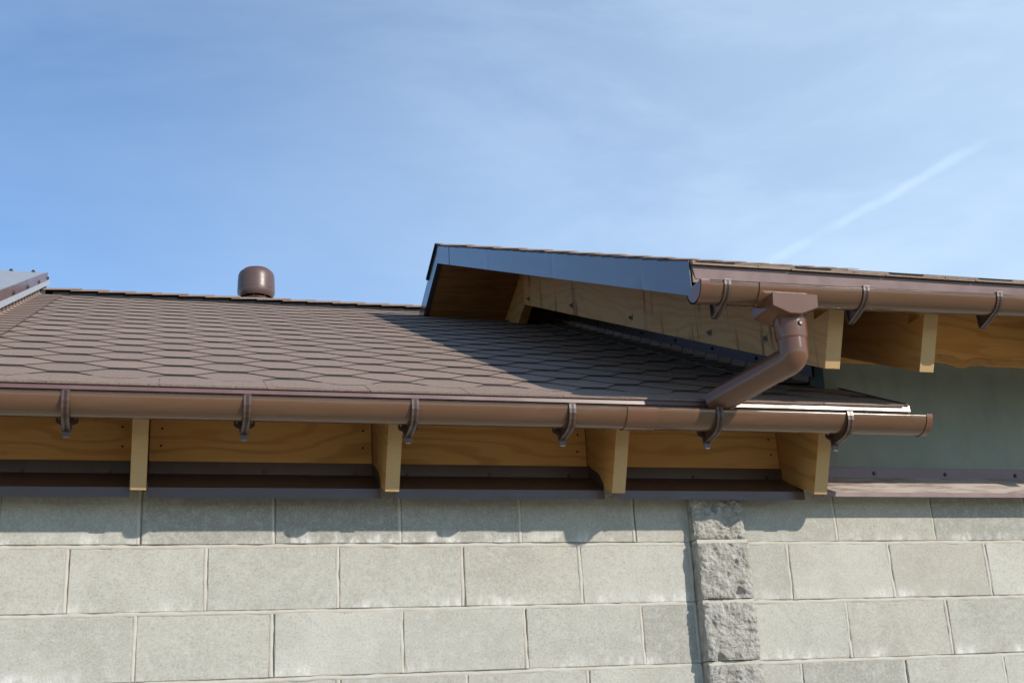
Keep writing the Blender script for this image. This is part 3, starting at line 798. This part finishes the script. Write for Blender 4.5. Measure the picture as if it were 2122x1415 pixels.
# soffit planks under both slopes
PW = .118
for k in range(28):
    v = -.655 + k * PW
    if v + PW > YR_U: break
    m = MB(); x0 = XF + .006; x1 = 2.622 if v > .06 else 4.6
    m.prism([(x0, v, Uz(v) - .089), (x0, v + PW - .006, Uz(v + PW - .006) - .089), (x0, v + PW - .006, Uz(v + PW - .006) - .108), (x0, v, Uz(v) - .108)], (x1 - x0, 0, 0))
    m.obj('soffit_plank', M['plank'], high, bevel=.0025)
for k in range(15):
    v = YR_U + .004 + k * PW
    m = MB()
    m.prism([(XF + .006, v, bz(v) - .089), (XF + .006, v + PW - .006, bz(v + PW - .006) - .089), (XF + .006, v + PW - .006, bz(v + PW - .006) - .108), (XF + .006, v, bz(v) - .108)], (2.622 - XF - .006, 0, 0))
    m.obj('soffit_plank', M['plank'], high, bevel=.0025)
# flashing strip on the gable wall above the corner shingles
m = MB()
gz0 = lambda y: Lz(y) + .036; gz1 = lambda y: Lz(y) + .088
m.prism([(XG - .0155, .10, gz0(.10)), (XG - .0155, 3.58, gz0(3.58)), (XG - .0135, 3.58, gz1(3.58)), (XG - .0135, .10, gz1(.10))], (.0015, 0, 0))
m.prism([(XG - .0135, .10, gz1(.10)), (XG - .0135, 3.58, gz1(3.58)), (XG - .0005, 3.58, gz1(3.58) + .004), (XG - .0005, .10, gz1(.10) + .004)], (.0012, 0, 0))
fs = m.obj('gable_flashing', M['strip'], high)
for y, z in [(3.452, 2.128), (2.994, 1.936), (2.621, 1.772), (2.189, 1.583), (1.699, 1.372), (1.298, 1.199), (.915, 1.029), (.52, .855)]:
    inst('screw', SC_DARK, (XG - .0150, y, Lz(y) + .062), fs, (0, 0, -pi / 2))

# ------------------------------------------------------------------ left house (only its roof edge shows)
left = thing('left_house', 'neighbouring roof corner in pale grey sheet with brown edge trim, at the far left', 'house', (-1.6, 2.5, GZ))
m = MB()
def LL(y): return Lz(y) + .125
YL = 3.86; zl = LL(YL)
m.prism([(XW - 3, .0, LL(.0)), (XW - 3, YL, zl), (XW - 3, YL, zl - .012), (XW - 3, .0, LL(.0) - .012)], (2.998, 0, 0))
m.prism([(XW - 3, YL, zl), (XW - 3, 2 * YL, LL(0)), (XW - 3, 2 * YL, LL(0) - .012), (XW - 3, YL, zl - .012)], (2.998, 0, 0))
lr = m.obj('roof_sheet', M['grey'], left)
m = MB(); 
for y in (2.20,): m.prism([(XW - 3, y, LL(y) + .0005), (XW - 3, y + .02, LL(y + .02) + .002), (XW - 3, y + .02, LL(y + .02)), (XW - 3, y, LL(y))], (2.997, 0, 0))
m.obj('sheet_lap', M['grey'], left)
m = MB(); m.prism([(XW - 1.2, 0.02, -1.2), (XW - 1.2, 0.02, LL(.02) - .014), (XW - 1.2, YL, zl - .014), (XW - 1.2, 2 * YL - .02, LL(.02) - .014), (XW - 1.2, 2 * YL - .02, -1.2)], (1.196, 0, 0))
m.obj('side_wall', M['core'], left)
m = MB(); m.prism([(XW + .009, .0, LL(.0) + .002), (XW + .009, 2.16, LL(2.16) + .002), (XW + .009, 2.16, LL(2.16) - .056), (XW + .009, .0, LL(.0) - .056)], (.0012, 0, 0))
m.prism([(XW + .0104, 2.15, LL(2.15) + .002), (XW + .0104, YL, zl + .002), (XW + .0104, YL, zl - .056), (XW + .0104, 2.15, LL(2.15) - .056)], (.0012, 0, 0))
tr = m.obj('side_trim', M['trim'], left)
for y in (1.55, 2.175, 2.76, 3.32, 3.84): inst('screw', SC_DARK, (XW + .0118, y, LL(y) - .035), tr, (0, 0, pi / 2), (1.5, 1.5, 1.5))
m = MB()
for a, c, q in ((.0, 2.16, 0), (2.15, 3.97, .001)):
    m.prism([(XW + .011 + q, a, LL(a) - .052), (XW + .011 + q, c, LL(c) - .052), (XW + .020 + q, c, LL(c) - .080), (XW + .020 + q, a, LL(a) - .080)], (.0012, 0, 0))
m.obj('flashing_strip', M['grey'], left)
for x in (-.55, -.68, -.82, -.98): inst('screw', SC_DARK, (x, YL, zl + .001), lr, (-pi / 2, 0, 0), (1.5, 1.5, 1.5))

# ------------------------------------------------------------------ gutters
def arc(cy, cz, r, a0, a1, n): return [(cy + r * cos(a0 + (a1 - a0) * i / n), cz + r * sin(a0 + (a1 - a0) * i / n)) for i in range(n + 1)]
def gprof(cy, cz, r, t_=.0022, bead=.0040):
    """half round trough: front edge at -y with a rolled bead"""
    outer = arc(cy, cz, r, 0, -pi, 22)                       # back rim -> bottom -> front rim
    inner = arc(cy, cz, r - t_, -pi, 0, 22)
    bd = [(cy - r + bead + bead * cos(a) - .001, cz - .0015 + bead * sin(a)) for a in [pi + .2 - k * (1.55 * pi) / 8 for k in range(9)]]
    return outer + bd + inner
def channel(x0, x1, cy, cz, r, parent, mat='gutter', name='channel', t_=.0022, lab=None):
    m = MB(); m.xprof(gprof(cy, cz, r, t_), x0, x1); return m.obj(name, M[mat], parent, smooth=45, label=lab)
def endcap(x0, x1, cy, cz, r, parent, disc_left):
    m = MB(); ro = r + .0028
    m.xprof(arc(cy, cz, ro, .0, -pi, 22) + [(cy - ro, cz + .0035), (cy - ro + .012, cz + .0035)] + arc(cy, cz, r - .003, -pi, 0, 22), x0, x1)
    xd = x0 if disc_left else x1 - .003
    m.prism([(xd, y, z) for y, z in arc(cy, cz, ro - .0005, 0, -pi, 22) + [(cy - ro, cz + .0035), (cy + ro, cz + .0035)]], (.003, 0, 0))
    return m.obj('end_cap', M['sleeve'], parent, smooth=45)
def bracket_meshes(cy, cz, r, tongue=True):
    """local origin at (cy, cz): flanged rib with a mounting plate at the back"""
    m = MB(); R1 = r + .0012
    inner = arc(0, 0, R1, -pi, -pi * .30, 18)
    outer = [(-R1 - .0040, .0045), (-R1 - .0056, -.010), (-R1 - .0052, -.024), (-R1 + .0010, -.042), (-R1 + .012, -.056), (-R1 + .028, -.0665), (-.012, -.0715), (.018, -.0755), (.047, -.0805), (.0560, -.0810)]
    back = [(.0560, -.0985), (.0560, -.050)]
    poly = [(-R1, .0045)] + inner + [(.0560, -.050)]
    if not tongue: outer = [(-R1 - .0032, .0045)] + arc(0, 0, R1 + .0034, -pi, -pi * .56, 8)[1:] + [(.018, -.0690), (.047, -.0780), (.0560, -.0790)]
    web = [(-R1, .0045)] + inner + [(.0560, -.030), (.0560, outer[-1][1])] + outer[::-1][1:]
    m.xprof(web, -.004, .004)                                        # web
    fl = outer                                                       # outer flange strip
    for i in range(len(fl) - 1):
        a, c = Vector(fl[i]), Vector(fl[i + 1]); d = (c - a).normalized(); nn = Vector((-d.y, d.x)) * .0026
        q = [a, c, c + nn, a + nn]
        m.xprof([(p_.x, p_.y) for p_ in q], -.0105, .0105)
    inn = [(-R1, .0045)] + inner
    for i in range(len(inn) - 1):                                    # thin inner flange hugging the trough
        a, c = Vector(inn[i]), Vector(inn[i + 1]); d = (c - a).normalized(); nn = Vector((d.y, -d.x)) * -.0016
        q = [a, c, c - nn, a - nn]
        m.xprof([(p_.x, p_.y) for p_ in q], -.0105, .0105)
    # hook over the front bead
    m.box(-.0105, .0105, -R1 - .0050, -R1 + .012, .0042, .0066)
    rib = m.mesh('rib', M['clip'], smooth=30)
    p = MB(); y0, y1 = .0560, .0595
    out = [(-.0300, -.012), (-.0300, -.056), (-.0265, -.0600), (-.0140, -.0690), (-.0125, -.082), (-.0105, -.093), (-.0070, -.099), (.0070, -.099), (.0105, -.093), (.0125, -.082), (.0140, -.0690), (.0265, -.0600), (.0300, -.056), (.0300, -.012)]
    # wings with slots: build as strips
    if not tongue: p.prism([(x, y0, z) for x, z in [(-.0125, 0), (-.0125, -.060), (-.0095, -.081), (.0095, -.081), (.0125, -.060), (.0125, 0)]], (0, y1 - y0, 0)); return rib, p.mesh('mounting_plate', M['clip'])
    p.prism([(x, y0, z) for x, z in [(-.0145, -.0), (-.0145, -.064), (-.0125, -.082), (-.0105, -.093), (-.0070, -.099), (.0070, -.099), (.0105, -.093), (.0125, -.082), (.0145, -.064), (.0145, 0)]], (0, y1 - y0, 0))
    for sg in (-1, 1):
        p.prism([(sg * x, y0, z) for x, z in [(.0145, -.0465), (.0145, -.064), (.0265, -.0575), (.0300, -.053), (.0300, -.0465)]], (0, y1 - y0, 0))
        p.box(*sorted((sg * .0145, sg * .0190)), y0, y1, -.0465, -.004)
        p.box(*sorted((sg * .0235, sg * .0300)), y0, y1, -.0465, -.004)
    plate = p.mesh('mounting_plate', M['clip'])
    return rib, plate
LG = dict(cy=-.400, cz=.3440, r=.0550)
UG = dict(cy=-.688, cz=.6610, r=.0530)
TILT = .011                                         # the upper trough falls towards its outlet
def uz(x): return UG['cz'] + TILT * (x - 1.93)
lg = thing('rain_gutter', 'long brown half-round gutter below the low shingle roof', 'gutter', (1.0, -.40, .28), 'brown plastic rain gutters')
channel(-1.6, 2.690, parent=lg, **LG)
channel(1.628, 1.728, LG['cy'], LG['cz'], LG['r'] + .0030, lg, 'sleeve', 'joint_sleeve', .0026, 'wider reddish joint sleeve')
endcap(2.684, 2.706, LG['cy'], LG['cz'], LG['r'], lg, False)
rib, plate = bracket_meshes(**LG)
for x in (-1.46, -.975, -.489, -.002, .482, .963, 1.448, 1.936, 2.397):
    br = inst('bracket', rib, (x, LG['cy'], LG['cz']), lg); pl = inst('mounting_plate', plate, (x, LG['cy'], LG['cz']), br)
ug = thing('rain_gutter', 'shorter brown half-round gutter along the upper eave, with drain outlet', 'gutter', (3.2, -.70, .59), 'brown plastic rain gutters')
o = channel(1.790, 4.6, UG['cy'], uz(3.195), UG['r'], ug); o.rotation_euler.y = -math.atan(TILT)
endcap(1.780, 1.808, UG['cy'], UG['cz'], UG['r'], ug, True)
rib, plate = bracket_meshes(tongue=False, **UG)
for x in (1.866, 2.337, 2.822, 3.30, 3.78, 4.26):
    br = inst('bracket', rib, (x, UG['cy'], uz(x)), ug); pl = inst('mounting_plate', plate, (x, UG['cy'], uz(x)), br)

# ------------------------------------------------------------------ downpipe
dp = thing('downpipe', 'brown downpipe with elbow leading from the upper gutter outlet into the low gutter', 'downpipe', (2.02, -.56, .36))
channel(1.972, 2.155, UG['cy'], UG['cz'] + .0006, UG['r'] + .0035, dp, 'sleeve', 'outlet_sleeve', .0028)
m = MB()
front = [(1.996, .6235), (2.147, .6235), (2.147, .5830), (2.091, .5625), (2.052, .5625), (1.996, .5840)]
nf = len(front)
m.add([(x, -.7700 + (.6235 - z) * .13, z) for x, z in front] + [(x, -.632, z) for x, z in front], [tuple(range(nf))[::-1], tuple(range(nf, 2 * nf))] + [(i, (i + 1) % nf, nf + (i + 1) % nf, nf + i) for i in range(nf)])
m.obj('funnel', M['sleeve'], dp, bevel=.0018)
m = MB(); cx, cy = 2.0875, -.690
m.tube([(cx, cy, .5800), (cx, cy, .5720), (cx, cy, .512), (cx, cy, .502), (cx, cy, .5005)], [.0490, .0495, .0487, .0467, .0455], 48)
col_ = m.obj('collar', M['sleeve'], dp, smooth=25)
inst('screw', SC_ZINC, (cx + .006, cy - .0485, .540), col_, (0, 0, .12), (1.0, .7, 1.0))
m = MB()
A = Vector((cx, cy, .520)); B = Vector((cx - .004, cy + .014, .443)); Cc = Vector((1.955, -.415, .383)); d_ = (Cc - B).normalized()
pts = [A, Vector((cx, cy, .468))]
for k in range(9):
    t_ = k / 8; a = Vector((cx, cy, .462)); c = B + d_ * .030; q = Vector((cx, cy + .002, .440))
    pts.append(a * (1 - t_) ** 2 + q * 2 * t_ * (1 - t_) + c * t_ * t_)
m.tube(pts + [B + d_ * .062], [.0447] * (len(pts) + 1), 48, cap=False)
m.obj('elbow', M['sleeve'], dp, smooth=40)
m = MB()
p0 = B + d_ * .055; p1 = Cc + d_ * .015
m.tube([p0, p1], [.0428, .0428], 48, cap=False); m.tube([p1, p0], [.0405, .0405], 48, cap=False)
o = m.obj('pipe', M['sleeve'], dp, smooth=40)

# ------------------------------------------------------------------ roof vent
VX, VY, VR = .835, 3.98, .122
zt = 2.505
vent = thing('roof_vent', 'round brown plastic ventilation cowl rising behind the low roof ridge', 'roof vent', (VX, VY, 2.12))
m = MB()
m.lathe([(0, zt), (.078, zt - .001), (.088, zt - .004), (.0915, zt - .012), (.101, zt - .016), (.1115, zt - .026), (.118, zt - .042), (.1205, zt - .070), (VR, zt - .120), (VR + .0005, zt - .148), (VR + .0005, zt - .1485)], (VX, VY, 0), 64)
m.obj('cowl', M['vent'], vent, smooth=50)
m = MB()
m.lathe([(VR - .0015, zt - .1485), (VR + .0012, zt - .1500), (VR + .001, zt - .168), (VR - .006, zt - .190), (VR - .014, zt - .203), (VR - .018, zt - .203), (VR - .012, zt - .190), (VR - .006, zt - .168), (VR - .006, zt - .150)], (VX, VY, 0), 64)
m.obj('cowl_skirt', M['vent'], vent, smooth=50)
m = MB(); m.lathe([(.055, zt - .15), (.055, zt - .214), (.098, zt - .216), (.099, zt - .220), (.088, zt - .226), (.080, zt - .240), (.080, zt - .42)], (VX, VY, 0), 48)
m.obj('vent_pipe', M['vent'], vent, smooth=40)
m = MB()
for k in range(8):
    a = 2 * pi * k / 8 + .55; c, s_ = cos(a), sin(a); x, y = VX + .100 * c, VY + .100 * s_
    m.prism([(x - .0015 * s_, y + .0015 * c, zt - .217), (x + .0015 * s_, y - .0015 * c, zt - .217), (x + .0015 * s_ - .03 * c, y - .0015 * c - .03 * s_, zt - .217), (x - .0015 * s_ - .03 * c, y + .0015 * c - .03 * s_, zt - .217)], (0, 0, .030))
m.obj('fins', M['vent'], vent, kind='stuff')
print('low shingles', nlow, 'high shingles', nup, 'objects', len(bpy.data.objects))
